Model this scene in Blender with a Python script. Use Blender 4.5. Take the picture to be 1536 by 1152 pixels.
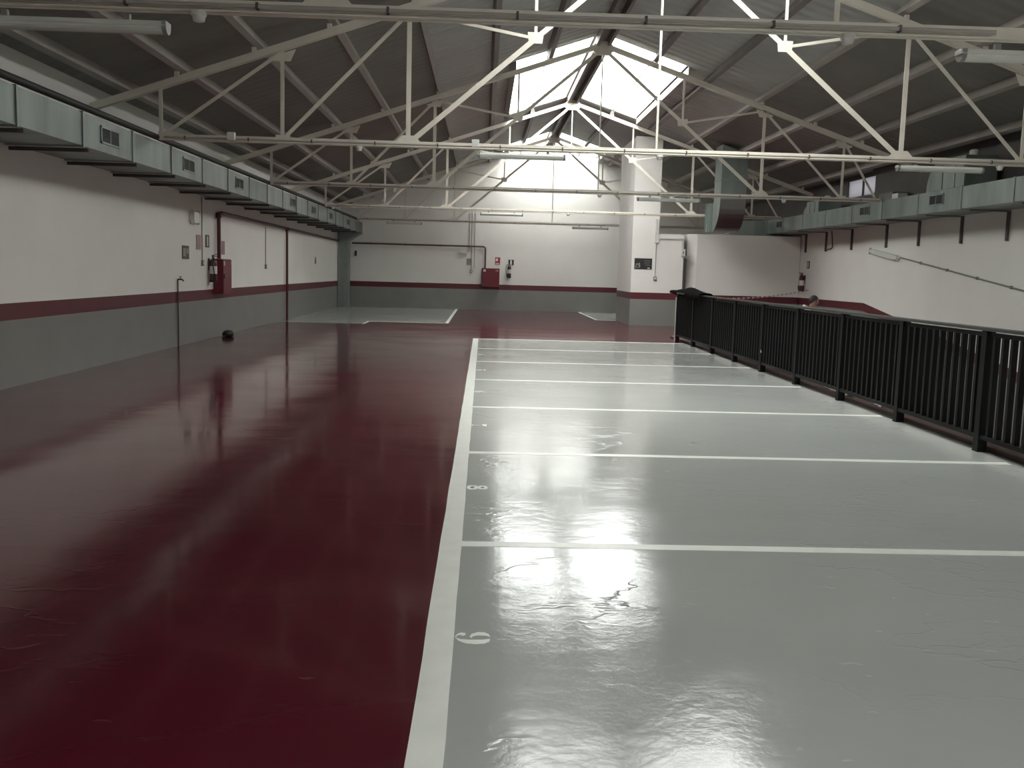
import bpy, bmesh, math, random
from mathutils import Vector, Matrix
random.seed(7)
scene = bpy.context.scene
for o in list(bpy.data.objects): bpy.data.objects.remove(o)
COL = scene.collection
PI = math.pi
# ------------------------------------------------------------------ camera, sky, exposure
cam_d = bpy.data.cameras.new('camera'); cam = bpy.data.objects.new('camera', cam_d); COL.objects.link(cam)
cam_d.sensor_width = 36; cam_d.lens = 36*1450/1536; cam_d.clip_end = 300
FW = Vector((0.031705,0.992778,-0.115699)).normalized()
CAMR = Vector((0.99923,-0.028804,0.026658)).normalized()
UP = CAMR.cross(FW)
m = Matrix((CAMR, UP, -FW)).transposed().to_4x4(); m.translation = Vector((0,0,1.6)); cam.matrix_world = m
scene.camera = cam
scene.view_settings.view_transform = 'Standard'; scene.view_settings.look = 'None'
scene.view_settings.gamma = 1; scene.view_settings.use_curve_mapping = False
scene.view_settings.exposure = EXPOSURE = 0.0
world = bpy.data.worlds.new('overcast_sky'); scene.world = world; world.use_nodes = True
wn = world.node_tree.nodes; bg = wn['Background']; bg.inputs[0].default_value = (1.0,0.985,0.955,1); bg.inputs[1].default_value = 11.8
# ------------------------------------------------------------------ layout numbers (metres)
XL, XR, YE, YB = -5.845, 10.0, 39.77, -6.0
XC = 2.549; TR = [7.302,14.79,22.277,29.765,37.252]; PN = 1.863; ZC = 3.40; ZA = 6.66; SL = 0.337
RZ = 6.90; RS = 0.335
def roofz(x): return RZ - RS*abs(x-XC)
SKY = [(-5.5,-1.2),(10.2,15.95),(22.2,29.72),(37.1,39.72)]; SKW = 1.93
RX = 4.811; RH = 1.19
SZ0, SZ1 = 0.834, 1.044
RAMPY, RAMPS = 25.2, 0.137
def rampz(y): return -RAMPS*max(0, RAMPY-y)
# daylight portals in the skylight openings
for (a,b) in SKY:
    for s in (-1,1):
        L = bpy.data.lights.new('skylight_portal','AREA'); L.shape='RECTANGLE'; L.size=SKW; L.size_y=b-a; L.cycles.is_portal=True
        o = bpy.data.objects.new('skylight_portal', L); COL.objects.link(o)
        x = XC+s*SKW/2; o.location=(x,(a+b)/2,roofz(x)+0.03)
        o.rotation_euler=(0, s*math.atan(RS), 0)
# ------------------------------------------------------------------ materials
def mat(name, col, rough=0.5, metal=0.0, var=0.0, scale=3.0, bump=0.0, bscale=40.0, spec=0.5, coords='Object', emis=None, stretch=None):
    m = bpy.data.materials.new(name); m.use_nodes=True; nt=m.node_tree; n=nt.nodes; l=nt.links
    b=n['Principled BSDF']; b.inputs['Roughness'].default_value=rough; b.inputs['Metallic'].default_value=metal
    b.inputs['Specular IOR Level'].default_value=spec
    b.inputs['Base Color'].default_value=(*col,1)
    tc=n.new('ShaderNodeTexCoord')
    if var>0:
        t=n.new('ShaderNodeTexNoise'); t.inputs['Scale'].default_value=scale; t.inputs['Detail'].default_value=5; l.new(tc.outputs[coords],t.inputs['Vector'])
        if stretch:
            sm=n.new('ShaderNodeMapping'); sm.inputs['Scale'].default_value=stretch; l.new(tc.outputs[coords],sm.inputs['Vector']); l.new(sm.outputs[0],t.inputs['Vector'])
        r=n.new('ShaderNodeMapRange'); r.inputs[1].default_value=0.25; r.inputs[2].default_value=0.75; r.inputs[3].default_value=1-var; r.inputs[4].default_value=1+var; l.new(t.outputs['Fac'],r.inputs[0])
        mx=n.new('ShaderNodeVectorMath'); mx.operation='SCALE'; mx.inputs[0].default_value=col; l.new(r.outputs[0],mx.inputs['Scale']); l.new(mx.outputs[0],b.inputs['Base Color'])
    if bump>0:
        t=n.new('ShaderNodeTexNoise'); t.inputs['Scale'].default_value=bscale; t.inputs['Detail'].default_value=4; l.new(tc.outputs[coords],t.inputs['Vector'])
        bp=n.new('ShaderNodeBump'); bp.inputs['Strength'].default_value=1; bp.inputs['Distance'].default_value=bump; l.new(t.outputs['Fac'],bp.inputs['Height']); l.new(bp.outputs[0],b.inputs['Normal'])
    if emis: b.inputs['Emission Color'].default_value=(*emis[0],1); b.inputs['Emission Strength'].default_value=emis[1]
    return m
def epoxy(name, col, dark, rough, wr, grit_glint=0.8):
    m = bpy.data.materials.new(name); m.use_nodes=True; nt=m.node_tree; n=nt.nodes; l=nt.links
    b=n['Principled BSDF']; b.inputs['Specular IOR Level'].default_value=0.31
    tc=n.new('ShaderNodeTexCoord')
    def noise(sc, det=4, vec=None, rgh=0.5):
        t=n.new('ShaderNodeTexNoise'); t.inputs['Scale'].default_value=sc; t.inputs['Detail'].default_value=det; t.inputs['Roughness'].default_value=rgh
        l.new(vec if vec else tc.outputs['Object'], t.inputs['Vector']); return t
    def mr(src, a,b_,c,d):
        r=n.new('ShaderNodeMapRange'); r.inputs[1].default_value=a; r.inputs[2].default_value=b_; r.inputs[3].default_value=c; r.inputs[4].default_value=d; l.new(src,r.inputs[0]); return r.outputs[0]
    mp=n.new('ShaderNodeMapping'); mp.inputs['Scale'].default_value=(0.55,1.0,1); l.new(tc.outputs['Object'],mp.inputs['Vector'])
    a=noise(0.5,5,mp.outputs[0]); mix=n.new('ShaderNodeMix'); mix.data_type='RGBA'; mix.inputs[6].default_value=(*dark,1); mix.inputs[7].default_value=(*col,1)
    l.new(mr(a.outputs['Fac'],0.3,0.65,0,1),mix.inputs[0])
    # small pale gritty specks, their bright glints painted into the base colour
    v=n.new('ShaderNodeTexVoronoi'); v.voronoi_dimensions='2D'; v.inputs['Scale'].default_value=4.2; v.inputs['Randomness'].default_value=1.0
    mp2=n.new('ShaderNodeMapping'); mp2.inputs['Scale'].default_value=(0.5,1.3,1); l.new(tc.outputs['Object'],mp2.inputs['Vector'])
    dn_=noise(14,3); dv=n.new('ShaderNodeVectorMath'); dv.operation='SCALE'; dv.inputs['Scale'].default_value=0.12; l.new(dn_.outputs['Color'],dv.inputs[0]); da=n.new('ShaderNodeVectorMath'); l.new(mp2.outputs[0],da.inputs[0]); l.new(dv.outputs[0],da.inputs[1]); l.new(da.outputs[0],v.inputs['Vector'])
    sp=mr(v.outputs['Distance'],0.03,0.055,1,0)
    sp2=noise(1.1,2); g=n.new('ShaderNodeMath'); g.operation='MULTIPLY'; l.new(sp,g.inputs[0]); l.new(mr(sp2.outputs['Fac'],0.52,0.60,0,grit_glint),g.inputs[1])
    mix2=n.new('ShaderNodeMix'); mix2.data_type='RGBA'; mix2.inputs[7].default_value=(0.55,0.56,0.55,1); l.new(g.outputs[0],mix2.inputs[0]); l.new(mix.outputs[2],mix2.inputs[6]); l.new(mix2.outputs[2],b.inputs['Base Color'])
    rn=noise(0.9,6); l.new(mr(rn.outputs['Fac'],0.3,0.7,rough*0.75,rough*1.3),b.inputs['Roughness'])
    # relief: broad trowel waves, wrinkles, orange peel
    w1=noise(0.9,2,mp.outputs[0]); w2=noise(7.0,6,None,0.6); w3=noise(38,4); w4=noise(0.33,1)
    wr1=n.new('ShaderNodeMath'); wr1.operation='SUBTRACT'; wr1.inputs[1].default_value=0.5; l.new(noise(1.6,4,mp.outputs[0],0.55).outputs['Fac'],wr1.inputs[0])
    wr2=n.new('ShaderNodeMath'); wr2.operation='ABSOLUTE'; l.new(wr1.outputs[0],wr2.inputs[0])
    ridge=mr(wr2.outputs[0],0,0.012,1,0)
    rm=n.new('ShaderNodeMath'); rm.operation='MULTIPLY'; l.new(ridge,rm.inputs[0]); l.new(mr(noise(0.6,1).outputs['Fac'],0.5,0.62,0,0.0007*wr),rm.inputs[1])
    pm=n.new('ShaderNodeMath'); pm.operation='MULTIPLY'; l.new(w2.outputs['Fac'],pm.inputs[0]); l.new(mr(noise(0.8,3,mp.outputs[0]).outputs['Fac'],0.38,0.62,0.0002*wr,0.0016*wr),pm.inputs[1])
    hs=[(w1.outputs['Fac'],0.0045),(pm.outputs[0],1.0),(w3.outputs['Fac'],0.00010*wr),(w4.outputs['Fac'],0.014),(rm.outputs[0],1.0)]
    acc=None
    for src,k in hs:
        mm=n.new('ShaderNodeMath'); mm.operation='MULTIPLY'; mm.inputs[1].default_value=k; l.new(src,mm.inputs[0])
        if acc is None: acc=mm.outputs[0]
        else:
            ad=n.new('ShaderNodeMath'); ad.operation='ADD'; l.new(acc,ad.inputs[0]); l.new(mm.outputs[0],ad.inputs[1]); acc=ad.outputs[0]
    bp=n.new('ShaderNodeBump'); bp.inputs['Strength'].default_value=1; bp.inputs['Distance'].default_value=1; l.new(acc,bp.inputs['Height']); l.new(bp.outputs[0],b.inputs['Normal'])
    return m
M = {}
M['red_floor']=epoxy('red_epoxy_paint',(0.088,0.0075,0.017),(0.074,0.006,0.0135),0.10,0.45,0.05)
M['grey_floor']=epoxy('grey_epoxy_paint',(0.43,0.445,0.42),(0.39,0.40,0.38),0.12,2.2)
M['line']=mat('white_line_paint',(0.80,0.81,0.75),0.32,0,0.05,6,0.0004,30)
M['white_wall']=mat('white_wall_paint',(0.74,0.72,0.68),0.65,0,0.03,1.2,0.001,12)
M['grey_wall']=mat('grey_dado_paint',(0.215,0.215,0.20),0.32,0,0.07,1.5,0.001,9)
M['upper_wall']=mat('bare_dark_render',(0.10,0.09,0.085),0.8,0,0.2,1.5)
M['maroon']=mat('maroon_stripe_paint',(0.095,0.010,0.018),0.4,0,0.05,3)
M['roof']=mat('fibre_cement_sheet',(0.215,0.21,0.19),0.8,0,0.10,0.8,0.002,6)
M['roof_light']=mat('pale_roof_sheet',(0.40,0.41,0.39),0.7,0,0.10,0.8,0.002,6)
M['truss']=mat('cream_truss_paint',(0.66,0.62,0.535),0.5,0,0.05,4)
M['purlin']=mat('purlin_paint',(0.36,0.33,0.30),0.6,0,0.08,2)
M['purlin_backlit']=mat('backlit_purlin_paint',(0.16,0.14,0.13),0.6,0,0.08,2)  # backlit darkness of the beams near the ridge put into their colour
M['galv']=mat('galvanised_sheet',(0.235,0.27,0.25),0.45,0.55,0.30,1.6,0.0012,3,stretch=(1,1.6,0.25))
M['galv_dark']=mat('darker_galvanised_sheet',(0.20,0.19,0.19),0.35,0.8,0.10,2)
M['flange']=mat('duct_flange_steel',(0.28,0.31,0.30),0.5,0.6,0.1,5)
M['dark_steel']=mat('dark_bracket_steel',(0.085,0.07,0.07),0.6,0.2,0.1,5)
M['black']=mat('black_rubber',(0.012,0.012,0.012),0.6,0,0.1,5)
M['hole']=mat('dark_louvre_metal',(0.03,0.035,0.035),0.6,0.2)
M['rail']=mat('dark_grey_rail_paint',(0.006,0.007,0.007),0.5,0,0.12,3,spec=0.2)
M['rail_top']=mat('rail_cap_paint',(0.040,0.042,0.037),0.5,0,0.12,3)  # top rail has a paler base colour than the bars
M['curb']=mat('maroon_concrete_curb',(0.10,0.055,0.05),0.5,0,0.3,4,0.002,14)
M['ramp']=mat('ramp_concrete',(0.20,0.17,0.16),0.6,0,0.1,3,0.003,20)
M['red_metal']=mat('red_enamel',(0.145,0.008,0.019),0.35,0,0.05,4)
M['red_pipe']=mat('dark_red_pipe_paint',(0.07,0.006,0.009),0.4,0,0.1,4)
M['brown_pipe']=mat('brown_pipe_paint',(0.10,0.055,0.05),0.45,0,0.1,4)
M['plastic']=mat('grey_white_plastic',(0.62,0.62,0.58),0.4,0,0.03,6)
M['diffuser']=mat('frosted_polycarbonate',(0.60,0.62,0.58),0.22,0,0.03,6)
M['grey_plastic']=mat('grey_plastic',(0.22,0.22,0.21),0.5)
M['sign_white']=mat('sign_white',(0.70,0.70,0.68),0.5)
M['sign_red']=mat('sign_red',(0.30,0.03,0.05),0.5)
M['sign_pale_red']=mat('faded_sign_red',(0.33,0.20,0.20),0.5)
M['sign_green']=mat('dull_sign_green',(0.05,0.06,0.045),0.5)
M['sign_grey']=mat('sign_grey',(0.26,0.26,0.24),0.5)
M['sign_black']=mat('sign_black',(0.02,0.02,0.02),0.45)
M['label']=mat('label_paper',(0.60,0.57,0.55),0.6)
M['ext_red']=mat('extinguisher_red',(0.075,0.01,0.015),0.3)
M['ext_dark']=mat('extinguisher_charcoal',(0.035,0.033,0.033),0.3)
M['brass']=mat('brass_valve',(0.25,0.2,0.12),0.4,0.8)
M['cloth']=mat('black_fabric',(0.005,0.005,0.005),1.0,0,0.2,12,0.004,25,spec=0.05)
M['skin']=mat('skin',(0.33,0.17,0.13),0.5)
M['hair']=mat('dark_brown_hair',(0.03,0.02,0.016),0.6,0,0.3,40,0.003,90)
M['shirt']=mat('white_shirt_cloth',(0.72,0.70,0.66),0.8)
M['trousers']=mat('dark_trouser_cloth',(0.03,0.03,0.035),0.8)
M['eye']=mat('eye_white',(0.7,0.7,0.68),0.2)
M['chain_red']=mat('red_chain_plastic',(0.30,0.02,0.03),0.4)
M['chain_white']=mat('white_chain_plastic',(0.70,0.68,0.66),0.4)
M['door']=mat('dark_green_door_steel',(0.05,0.055,0.05),0.5)
M['film']=mat('clear_crumpled_film',(0.75,0.75,0.72),0.15)
M['mirror_glass']=mat('dark_glass',(0.02,0.02,0.02),0.1)
def glassmat(name, tr, col):
    m=bpy.data.materials.new(name); m.use_nodes=True; n=m.node_tree.nodes; l=m.node_tree.links
    out=n['Material Output']; n.remove(n['Principled BSDF'])
    a=n.new('ShaderNodeBsdfTransparent'); a.inputs[0].default_value=(*col,1); b=n.new('ShaderNodeBsdfTranslucent'); b.inputs[0].default_value=(*col,1)
    x=n.new('ShaderNodeMixShader'); x.inputs[0].default_value=1-tr; l.new(a.outputs[0],x.inputs[1]); l.new(b.outputs[0],x.inputs[2]); l.new(x.outputs[0],out.inputs[0]); return m
M['pane']=glassmat('skylight_polycarbonate',0.75,(0.95,0.97,0.97))
M['louvre_pane']=glassmat('frosted_window_glass',0.10,(0.20,0.20,0.21))
# corrugation for the pale inner roof sheets
def corrugate(m, sc, dist):
    n=m.node_tree.nodes; l=m.node_tree.links; b=n['Principled BSDF']; tc=n.new('ShaderNodeTexCoord')
    w=n.new('ShaderNodeTexWave'); w.bands_direction='Y'; w.inputs['Scale'].default_value=sc; l.new(tc.outputs['Object'],w.inputs['Vector'])
    bp=n.new('ShaderNodeBump'); bp.inputs['Distance'].default_value=dist; l.new(w.outputs['Fac'],bp.inputs['Height']); l.new(bp.outputs[0],b.inputs['Normal'])
corrugate(M['roof_light'],0.9,0.03); corrugate(M['roof'],0.9,0.012)
# ------------------------------------------------------------------ mesh helpers
class MB:
    def __init__(s): s.v=[]; s.f=[]; s.mi=[]; s.sm=[]
    def add(s, vs, fs, mi=0, smooth=False):
        k=len(s.v); s.v+= [tuple(v) for v in vs]
        for f in fs: s.f.append(tuple(i+k for i in f)); s.mi.append(mi); s.sm.append(smooth)
        return s
    def box(s, x0,x1,y0,y1,z0,z1, mi=0):
        vs=[(x,y,z) for x in (x0,x1) for y in (y0,y1) for z in (z0,z1)]
        return s.add(vs,[(0,1,3,2),(4,6,7,5),(0,4,5,1),(2,3,7,6),(0,2,6,4),(1,5,7,3)],mi)
    def prism(s, poly, axis, a, b, mi=0):   # poly = 2D points, extruded along axis from a to b
        n=len(poly)
        def P(p,t):
            if axis=='x': return (t,p[0],p[1])
            if axis=='y': return (p[0],t,p[1])
            return (p[0],p[1],t)
        vs=[P(p,a) for p in poly]+[P(p,b) for p in poly]
        fs=[tuple(range(n)),tuple(range(2*n-1,n-1,-1))]+[(i,i+n,(i+1)%n+n,(i+1)%n) for i in range(n)]
        return s.add(vs,fs,mi)
    def bar(s, p, q, w, h, up=(0,1,0), mi=0):   # box bar from p to q; w along `up` direction, h along the other
        p=Vector(p); q=Vector(q); d=(q-p).normalized(); u=Vector(up); u=(u-d*u.dot(d)).normalized(); r=d.cross(u)
        vs=[]
        for c in (p,q):
            for a,b in ((-1,-1),(1,-1),(1,1),(-1,1)): vs.append(c+u*(a*w/2)+r*(b*h/2))
        return s.add(vs,[(3,2,1,0),(4,5,6,7),(0,1,5,4),(1,2,6,5),(2,3,7,6),(3,0,4,7)],mi)
    def tube(s, pts, r, n=8, mi=0, cap=True):
        pts=[Vector(p) for p in pts]; rings=[]; R=r if isinstance(r,(list,tuple)) else [r]*len(pts)
        prev=None
        for i,p in enumerate(pts):
            d=((pts[min(i+1,len(pts)-1)]-pts[max(i-1,0)])).normalized()
            if prev is None: u=Vector((0,0,1)) if abs(d.z)<0.9 else Vector((1,0,0))
            else: u=prev
            u=(u-d*u.dot(d)).normalized(); prev=u; w=d.cross(u)
            rings.append([p+u*(math.cos(2*PI*j/n)*R[i])+w*(math.sin(2*PI*j/n)*R[i]) for j in range(n)])
        vs=[v for g in rings for v in g]; fs=[]
        for i in range(len(pts)-1):
            for j in range(n): fs.append((i*n+j,i*n+(j+1)%n,(i+1)*n+(j+1)%n,(i+1)*n+j))
        s.add(vs,fs,mi,True)
        if cap: s.add(rings[0],[tuple(range(n-1,-1,-1))],mi); s.add(rings[-1],[tuple(range(n))],mi)
        return s
    def lathe(s, prof, c=(0,0,0), n=16, mi=0, sx=1, sy=1):   # profile (r,z)
        vs=[]; fs=[]
        for r,z in prof:
            for j in range(n): vs.append((c[0]+sx*r*math.cos(2*PI*j/n),c[1]+sy*r*math.sin(2*PI*j/n),c[2]+z))
        for i in range(len(prof)-1):
            for j in range(n): fs.append((i*n+j,i*n+(j+1)%n,(i+1)*n+(j+1)%n,(i+1)*n+j))
        s.add(vs,fs,mi,True)
        s.add(vs[:n],[tuple(range(n-1,-1,-1))],mi); s.add(vs[-n:],[tuple(range(n))],mi); return s
    def build(s, name, mats, parent=None, bevel=0, label=None, kind=None):
        me=bpy.data.meshes.new(name); me.from_pydata(s.v,[],s.f)
        for mm in (mats if isinstance(mats,(list,tuple)) else [mats]): me.materials.append(M[mm])
        me.polygons.foreach_set('material_index',s.mi); me.polygons.foreach_set('use_smooth',s.sm)
        bm=bmesh.new(); bm.from_mesh(me); bmesh.ops.recalc_face_normals(bm,faces=bm.faces); bm.to_mesh(me); bm.free()
        o=bpy.data.objects.new(name,me); COL.objects.link(o)
        if parent: o.parent=parent
        if bevel: b=o.modifiers.new('bevel','BEVEL'); b.width=bevel; b.segments=2; b.limit_method='ANGLE'
        if label: o['label']=label
        if kind: o['kind']=kind
        return o
def share(o, parent=None, loc=None):
    c=o.copy(); COL.objects.link(c)
    if parent: c.parent=parent
    if loc is not None: c.location=loc
    return c
def thing(name, label, cat, loc=(0,0,0), rz=0, group=None):
    o=bpy.data.objects.new(name,None); COL.objects.link(o); o.location=loc; o.rotation_euler=(0,0,rz); o.empty_display_size=0.2
    return tag(o,label,cat,group)
def tag(o,label,cat,group=None):
    o['label']=label; o['category']=cat
    if group: o['group']=group
    return o
def struct(o): o['kind']='structure'; return o
# ------------------------------------------------------------------ floor
BY0, BW = 5.549, 2.8794                      # first cross line and bay width
XG = -0.225+0.10                             # grey begins under the long line
mb=MB()
def quad(x0,x1,y0,y1,mi,z=0): mb.add([(x0,y0,z),(x1,y0,z),(x1,y1,z),(x0,y1,z)],[(0,1,2,3)],mi)
BYE = BY0+6*BW
XE = 4.93
quad(XL,XG,YB,BYE,0); quad(XG,XE,YB,BYE,1); quad(XL,XE,BYE,27.7,0); quad(XE,XR,RAMPY,27.7,0)
quad(XL,-3.38,27.7,YE,1); quad(-3.38,XR,27.7,29.1,0); quad(-3.38,-1.03,29.1,YE,1); quad(-1.03,3.95,29.1,YE,0)
quad(3.95,XR,29.1,33.5,0); quad(3.95,XR,33.5,YE,1)
quad(XE,XE+0.001,YB,RAMPY,0,-0.0)
mb.box(XL-0.2,XE,YB,YE,-0.25,-0.003,2); mb.box(XE,XR+0.2,RAMPY,YE,-0.25,-0.003,2)
floor=struct(mb.build('floor',['red_floor','grey_floor','ramp']))
def line(p,q,w,z=0.0015):
    p=Vector((*p,0)); q=Vector((*q,0)); d=(q-p).normalized(); r=Vector((-d.y,d.x,0))*w/2
    n=max(2,int((q-p).length/0.35)); L=[];R=[]
    for i in range(n+1):
        c=p.lerp(q,i/n); j1=random.uniform(-1,1)*0.0025; j2=random.uniform(-1,1)*0.0025
        L.append(c+r+r.normalized()*j1); R.append(c-r-r.normalized()*j2)
    mb=MB(); vs=[Vector((v.x,v.y,z)) for v in L]+[Vector((v.x,v.y,z)) for v in R]+[Vector((v.x,v.y,0)) for v in L]+[Vector((v.x,v.y,0)) for v in R]
    k=n+1; fs=[]
    for i in range(n):
        fs+=[(i,i+1,k+i+1,k+i),(i,2*k+i,2*k+i+1,i+1),(k+i,k+i+1,3*k+i+1,3*k+i)]
    fs+=[(0,k,3*k,2*k),(n,2*k+n,3*k+n,k+n)]
    mb.add(vs,fs); return mb.build('painted_line','line',floor)
LW=0.125
line((XG-LW/2+0.03,YB),(XG-LW/2+0.03,BYE+0.05),LW+0.0)
for i in range(-3,7):
    line((XG+0.03,BY0+i*BW),(RX-0.02-0.03*(i%2),BY0+i*BW),0.105)
line((-1.08,29.05),(-1.08,YE),0.10); line((-3.4,29.1),(-1.08,29.1),0.10); line((-3.42,27.7),(-3.42,29.1),0.08)
line((3.95,33.5),(3.95,YE),0.10); line((3.95,33.5),(4.62,33.5),0.10)
MB().box(XG+0.022,XG+0.030,2.6,4.9,0.0,0.0008).box(XG+0.022,XG+0.027,5.6,7.2,0.0,0.0008).build('paint_gap','dark_steel',floor)
# numbers, stencilled lying on their side
NINE=[[(522,543),(560,556),(640,560),(740,558),(795,550),(790,572),(750,586),(680,591),(600,585),(548,567)],
 [(655,550),(632,538),(650,515),(700,501),(750,502),(785,515),(797,538),(765,527),(700,525),(665,532),(650,539)],
 [(520,538),(535,518),(565,506),(600,510),(602,524),(580,531),(560,524),(540,528),(528,540)]]
def ring(x0,x1,y0,y1,t,n=14):
    cx,cy,a,b=(x0+x1)/2,(y0+y1)/2,(x1-x0)/2,(y1-y0)/2; out=[]
    for h in ((0,n//2),(n//2,n)):
        o1=[];i1=[]
        for k in range(h[0],h[1]+1):
            th=2*PI*(k+0.0)/n; c=math.copysign(abs(math.cos(th))**0.7,math.cos(th)); s_=math.copysign(abs(math.sin(th))**0.7,math.sin(th))
            o1.append((cx+a*c,cy+b*s_)); i1.append((cx+(a-t*1.1)*c,cy+(b-t)*s_))
        for k in range(len(o1)-1): out.append([o1[k],o1[k+1],i1[k+1],i1[k]])
    return out
def rot180(P,cx,cy): return [[(2*cx-x,2*cy-y) for x,y in p] for p in P]
DIG={'9':(NINE,(520,797,500,591)),'6':(rot180(NINE,658,545),(520,797,500,591)),
 '8':(ring(510,596,0,100,24)+ring(590,672,8,92,24),(510,672,0,100)),
 '7':([[(0,30),(14,24),(14,76),(0,70)],[(14,44),(95,50),(95,62),(14,58)],[(110,8),(160,0),(160,92),(125,92),(125,70),(110,60)]],(0,160,0,100)),
 '5':([[(130,10),(160,10),(160,90),(130,84)],[(90,10),(130,10),(130,24),(90,24)],[(0,30),(90,20),(96,70),(70,92),(20,92),(0,60),(14,50),(24,72),(66,72),(78,40),(10,46)]],(0,160,0,100)),
 '4':([[(0,50),(160,50),(160,72),(0,72)],[(40,0),(58,0),(58,48),(40,48)],[(58,4),(150,40),(150,48),(64,18)],[(40,76),(58,76),(58,98),(40,98)]],(0,160,0,100))}
for d,y in (('9',4.08),('8',7.04),('7',9.95),('6',12.75),('5',15.6),('4',18.5)):
    P,(x0,x1,y0,y1)=DIG[d]; mb=MB()
    for p in P:
        mb.prism([(-0.09+(a-x0)/(x1-x0)*0.155,y+0.07-(b-y0)/(y1-y0)*0.14) for a,b in p],'z',0.0,0.0016)
    mb.build('painted_number','line',floor,label='white stencilled number %s lying on its side'%d)
# ------------------------------------------------------------------ walls
def bands(mb,x0,x1,y0,y1,top):
    mb.box(x0,x1,y0,y1,-0.02,SZ0,0); mb.box(x0,x1,y0,y1,SZ0,SZ1,1); mb.box(x0,x1,y0,y1,SZ1,top,2)
WM=['grey_wall','maroon','white_wall']
mb=MB(); bands(mb,XL-0.2,XL,YB,YE,roofz(XL)+0.1); struct(mb.build('wall_left',WM))
mb=MB(); bands(mb,XL-0.2,XR+0.3,YE,YE+0.2,3.6); mb.prism([(XL-0.2,3.6),(XR+0.3,3.6),(XR+0.3,roofz(XR+0.3)+0.09),(XC,RZ+0.09),(XL-0.2,roofz(XL-0.2)+0.09)],'y',YE,YE+0.2,2); struct(mb.build('wall_far',WM))
mb=MB(); bands(mb,XL-0.2,XR+0.3,YB-0.2,YB,3.6); mb.box(XL-0.2,XR+0.3,YB-0.2,YB,-3,-0.02,2); mb.prism([(XL-0.2,3.6),(XR+0.3,3.6),(XR+0.3,roofz(XR+0.3)+0.09),(XC,RZ+0.09),(XL-0.2,roofz(XL-0.2)+0.09)],'y',YB-0.2,YB,2); struct(mb.build('wall_near',WM))
# right wall: far level part, near part beside the ramp with sloping bands; window opening under the roof
WY0,WY1,WZ0,WZ1=25.0,27.1,3.86,4.32
mb=MB(); XF=XR+0.08
mb.box(XF,XR+0.3,RAMPY,YE,-0.02,SZ0-0.03,0); mb.box(XF,XR+0.3,RAMPY,YE,SZ0-0.03,SZ1-0.03,1)
UZ=3.46
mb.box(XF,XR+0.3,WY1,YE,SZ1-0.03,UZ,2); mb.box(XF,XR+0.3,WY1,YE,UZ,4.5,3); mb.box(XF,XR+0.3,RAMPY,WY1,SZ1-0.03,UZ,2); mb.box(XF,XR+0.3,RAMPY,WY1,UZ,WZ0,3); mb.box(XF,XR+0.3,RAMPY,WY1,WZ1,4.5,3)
yb=YB
def slope_band(a0,a1,mi): mb.prism([(yb,rampz(yb)+a0),(RAMPY,a0),(RAMPY,a1),(yb,rampz(yb)+a1)],'x',XR,XR+0.3,mi)
slope_band(-0.3,SZ0-0.03,0); slope_band(SZ0-0.03,SZ1-0.03,1)
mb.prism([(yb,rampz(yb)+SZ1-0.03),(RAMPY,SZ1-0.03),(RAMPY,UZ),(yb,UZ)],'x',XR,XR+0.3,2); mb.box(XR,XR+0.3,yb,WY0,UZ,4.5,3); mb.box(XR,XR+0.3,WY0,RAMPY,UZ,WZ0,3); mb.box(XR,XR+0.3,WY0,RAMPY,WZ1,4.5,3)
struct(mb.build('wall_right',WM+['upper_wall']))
# ramp, its inner side wall, and the edge curb under the railing
mb=MB(); mb.prism([(YB,rampz(YB)),(RAMPY,0),(RAMPY,-0.25),(YB,rampz(YB)-0.25)],'x',XE,XR); struct(mb.build('ramp_floor','ramp'))
mb=MB(); mb.prism([(YB,rampz(YB)-0.3),(RAMPY,-0.26),(RAMPY,-0.005),(YB,-0.005)],'x',XE-0.18,XE+0.10); struct(mb.build('wall_ramp','white_wall'))
mb=MB(); mb.box(XE-0.03,XE+0.13,YB,RAMPY-0.1,-0.004,0.045); struct(mb.build('trim_1','curb',bevel=0.008))
# pillar + low room at the right back
PY0,PY1=30.7,33.86
mb=MB(); bands(mb,4.66,6.30,PY0,PY1,2.90); mb.box(4.66,5.50,PY0,PY1,2.90,roofz(5.50)-0.02,2)
struct(mb.build('wall_pillar',WM))
mb=MB()
def chamfer(z0,z1,mi): mb.prism([(6.46,31.0),(6.74,30.8),(10.06,30.8),(10.06,33.0),(6.46,33.0)],'z',z0,z1,mi)
chamfer(0,SZ0-0.03,0); chamfer(SZ0-0.03,SZ1-0.03,1); chamfer(SZ1-0.03,2.93,2)
struct(mb.build('wall_room',WM))
door=struct(MB().box(6.31,6.45,32.2,32.26,0,2.15).build('door_1','plastic'))
MB().box(6.30,6.36,30.62,30.70,0,2.16).build('door_frame','door',door); MB().box(6.30,6.50,30.60,30.72,2.16,2.21).build('door_lintel','grey_plastic',door)
# ------------------------------------------------------------------ roof: sheets, purlins, skylights
ceiling=bpy.data.objects.new('ceiling',None); COL.objects.link(ceiling); ceiling['kind']='structure'
def sheet(s,d0,d1,y0,y1,m,dz=0):
    xa,xb=XC+s*d0,XC+s*d1; za,zb=RZ-RS*d0+dz,RZ-RS*d1+dz
    MB().prism([(xa,za),(xb,zb),(xb,zb+0.06),(xa,za+0.06)],'y',y0,y1).build('roof_sheet',m,ceiling)
cuts=[YB]+[v for p_ in SKY for v in p_]+[YE+0.2]
for s in (-1,1):
    dm=8.75 if s<0 else 7.8
    for k in range(len(cuts)-1):
        y0,y1=cuts[k],cuts[k+1]; isky=k%2==1
        n=max(1,round((y1-y0)/3.8))
        for j in range(n):
            a=y0+(y1-y0)*j/n; b=y0+(y1-y0)*(j+1)/n
            sheet(s,SKW if isky else 0,3.62,a,b,'roof_light'); sheet(s,3.56,dm,a,b,'roof',0.061)
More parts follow.
